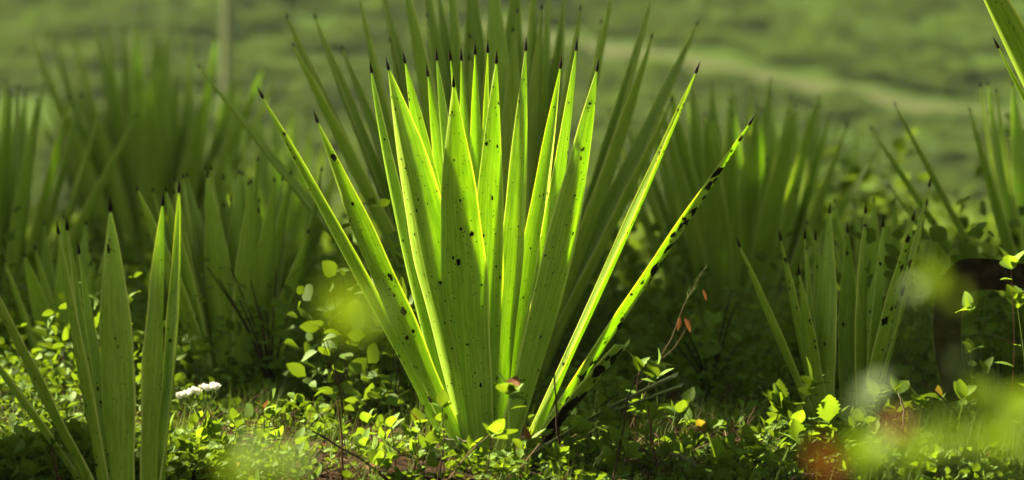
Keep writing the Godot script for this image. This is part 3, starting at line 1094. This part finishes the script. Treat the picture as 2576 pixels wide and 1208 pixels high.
	twig("straight dark twig at the bottom right of centre", [at(1600, 1230, 7.0), at(1690, 1130, 7.2)], 0.0028, 0.0016, M.bark)
	twig("dark slanting stalk left of the lower right plant", [at(1900, 1230, 7.1), at(1990, 1120, 7.3)], 0.0028, 0.0014, M.bark)
	twig("straw stalk before the base of the bright plant", [at(1130, 1205, 7.05), at(1190, 1130, 7.1), at(1262, 1075, 7.15)], 0.0022, 0.0012, M.straw)
	twig("bare pale stalk crossing the dark right base of the bright plant", [at(1310, 1180, 7.1), at(1340, 1140, 7.12), at(1380, 1090, 7.14)], 0.0026, 0.0016, M.straw)
	grass_stalk()
	flower_weed()
	# leafy climbing shrub at the right edge and a lit bush before the hillside
	shrub("yellow green leafy shrub at the right edge behind the sisal leaves", ground_at(2580, 10.6), 1.1, 0.2, 200, 0.075, 0.5)
	shrub("blurred yellow green bush before the hillside right of centre", ground_at(2170, 14.0), 0.92, 0.34, 260, 0.1, 0.42)
	shrub("blurred leafy bush low between the right plants", ground_at(1790, 9.0), 0.42, 0.22, 110, 0.055, 0.05)
	shrub("blurred leafy bush left of the low blurred sisal plant", ground_at(680, 8.9), 0.45, 0.2, 110, 0.05, 0.05)

func grass_stalk() -> void:
	var root := at(1560, 1010, 7.75)
	root.y = height(root.x, root.z)
	var o := thing("grass_stalk", "tall thin grass stalk with a seed head right of the bright plant", "grass", root)
	var s := Soup.new()
	var line := []
	for p in [[1660, 905], [1690, 850], [1720, 770], [1755, 705], [1778, 668]]:
		line.append(at(p[0], p[1], 7.7) - root)
	tube(s, curve([Vector3.ZERO] + line, 24), tapered(25, 0.0014, 0.0006), 5)
	tube(s, curve([line[0], at(1700, 870, 7.7) - root, at(1745, 790, 7.7) - root], 8), tapered(9, 0.001, 0.0004), 4)
	part("stalk", s.mesh(), M.straw, o)
	var seeds := Soup.new()
	for k in 22:
		var f := rr(0.0, 1.0)
		var p: Vector3 = (line[2] as Vector3).lerp(line[4], f)
		var d := Vector3(rr(-1, 1), rr(0.2, 1), rr(-1, 1)).normalized() * rr(0.008, 0.024) * (1.2 - f)
		tube(seeds, [p, p + d, p + d * 1.3], [0.0004, 0.0005, 0.0009], 4)
	part("seed_head", seeds.mesh(), M.greenstem, o)
	for p in [[1722, 800, 0.045], [1712, 798, 0.04], [1768, 728, 0.034]]:
		var l := part("dry_leaf", shapes[1], M.dry, o)
		l.transform = turned(at(p[0], p[1], 7.7) - root, Vector3(rr(-0.2, 0.6), -1, 0.2), Vector3(0.2, 0.3, 1), p[2], 0.45)

func flower_weed() -> void:
	var root := at(545, 1210, 7.5)
	root.y = height(root.x, root.z)
	var o := thing("white_flower", "weed with white tufted flower heads left of the low blurred sisal", "flower", root)
	var fork := at(505, 1052, 7.5) - root
	var s := Soup.new()
	tube(s, curve([Vector3.ZERO, fork * 0.5 + Vector3(0.01, 0, 0), fork], 8), tapered(9, 0.0022, 0.0016), 6)
	var heads := []
	for p in [[452, 1022], [464, 1018], [476, 1014], [486, 1008], [496, 1012], [512, 1000], [522, 1003], [536, 996], [545, 1000]]:
		var h := at(p[0], p[1] - 8, 7.5 - rr(-0.03, 0.03)) - root
		var mid := fork.lerp(h, 0.6) + Vector3(0, -0.008, 0)
		tube(s, curve([fork, mid, h], 6), tapered(7, 0.0011, 0.0007), 5)
		heads.append(h)
	part("stem", s.mesh(), M.greenstem, o)
	for h in heads:
		var cup := Soup.new()
		tube(cup, [h, h + Vector3(0, 0.006, 0), h + Vector3(0, 0.011, 0)], [0.0015, 0.0045, 0.0042], 8)
		var head := part("flower_head", cup.mesh(), M.greenstem, o)
		var f := Soup.new()
		for k in 60:
			var a := rr(0, TAU)
			var q := rr(0.0, 0.75)
			var d := Vector3(cos(a) * sin(q), cos(q), sin(a) * sin(q)) * rr(0.013, 0.024)
			var p: Vector3 = h + Vector3(0, 0.007, 0)
			tube(f, [p, p + d * 0.7, p + d], [0.0008, 0.0013, 0.0005], 4)
		part("florets", f.mesh(), M.petal, head).set_meta("kind", "stuff")
	whorl(o, fork, Vector3.UP, 3, 0.03, [M.weed[1]], 1.2)
	whorl(o, fork + Vector3(0.02, -0.02, 0.01), Vector3(0.5, -0.2, 0.2).normalized(), 6, 0.05, [M.weed[1], M.weed[0]], 1.2)

func shrub(label: String, root: Vector3, high: float, spread: float, n: int, size: float, low: float) -> void:
	var o := thing("leafy_shrub", label, "shrub", root)
	var s := Soup.new()
	var ends := []
	for k in 9:
		var a := rr(0, TAU)
		var e := Vector3(cos(a) * spread * rr(0.3, 1.0), high * rr(0.6, 1.0), sin(a) * spread * rr(0.3, 1.0))
		tube(s, curve([Vector3.ZERO, Vector3(e.x * 0.3, e.y * 0.5, e.z * 0.3), e], 8), tapered(9, 0.006, 0.002), 5)
		ends.append(e)
	part("stems", s.mesh(), M.bark, o)
	for k in n:
		var e: Vector3 = ends[k % 9]
		var f := rr(0.0, 1.0)
		var p := Vector3(e.x * f * (0.6 + 0.4 * f), lerpf(low * 0.6, e.y, f), e.z * f * (0.6 + 0.4 * f)) + Vector3(rr(-1, 1), rr(-0.7, 0.7), rr(-1, 1)) * spread * 0.3
		var l := part("leaf", coarse[k % 3], M.weed[k % 3], o)
		l.transform = turned(p, Vector3(rr(-1, 1), rr(-0.6, 0.8), rr(-1, 1)), Vector3(rr(-0.6, 0.6), 1, rr(-0.6, 0.6)), size * rr(0.6, 1.2))

# ---------------------------------------------------------------- weeds close to the lens
func make_near_weeds() -> void:
	var w: Array = M.weed
	var list := [
		[890, 845, 2.1, 8, 0.048, 0, 0, "soft out of focus leaf blob close to the lens left of the bright plant"],
		[610, 1185, 2.2, 14, 0.045, 1, 0, "soft out of focus weed at the bottom left of centre"],
		[720, 1195, 2.3, 12, 0.042, 1, 0, "second soft weed at the bottom left, nearer the centre"],
		[2410, 760, 2.4, 2, 0.022, 0, 0, "small soft yellow green leaf before the hanging dead leaf"],
		[2408, 915, 2.6, 2, 0.018, 0, 1, "soft pale grey leaf before the lower part of the dead leaf"],
		[2170, 1040, 2.7, 3, 0.045, 0, 1, "soft pale grey leaf among the lower right sprigs"],
		[2290, 745, 2.6, 2, 0.028, 0, 1, "soft pale leaf before the dark spotted leaf of the right plant"],
		[2340, 735, 2.4, 2, 0.035, 0, 0, "soft green leaf right of the dark spotted leaf"],
		[2180, 1175, 2.6, 16, 0.042, 2, 0, "soft weed at the bottom edge under the lower right plant"],
		[2300, 1150, 2.5, 20, 0.045, 2, 0, "large soft yellow green weed at the bottom right"],
		[2400, 1120, 2.6, 20, 0.045, 2, 0, "tall soft weed at the bottom right under the dead leaf"],
		[2500, 1130, 2.5, 20, 0.045, 2, 0, "soft weed in the bottom right corner"],
		[2480, 1020, 2.9, 6, 0.045, 1, 0, "upper soft sprig above the bottom right corner"],
		[2560, 1060, 2.8, 9, 0.055, 1, 0, "soft weed cut by the right edge"],
		[2240, 1085, 2.4, 3, 0.028, 0, 2, "soft orange red leaf above the bottom right weeds"],
		[2085, 1190, 2.4, 4, 0.03, 0, 2, "soft orange leaf at the bottom edge right of centre"],
	]
	for l in list:
		var mats: Array = [[w[0], w[0], w[1]], [M.greyleaf], [M.redleaf], [w[1], w[0]]][l[6]]
		sprig(l[7], at(l[0], l[1], l[2]), l[3], l[4], mats, M.greenstem, l[5], 0.05, 0.0016, "near_weed")
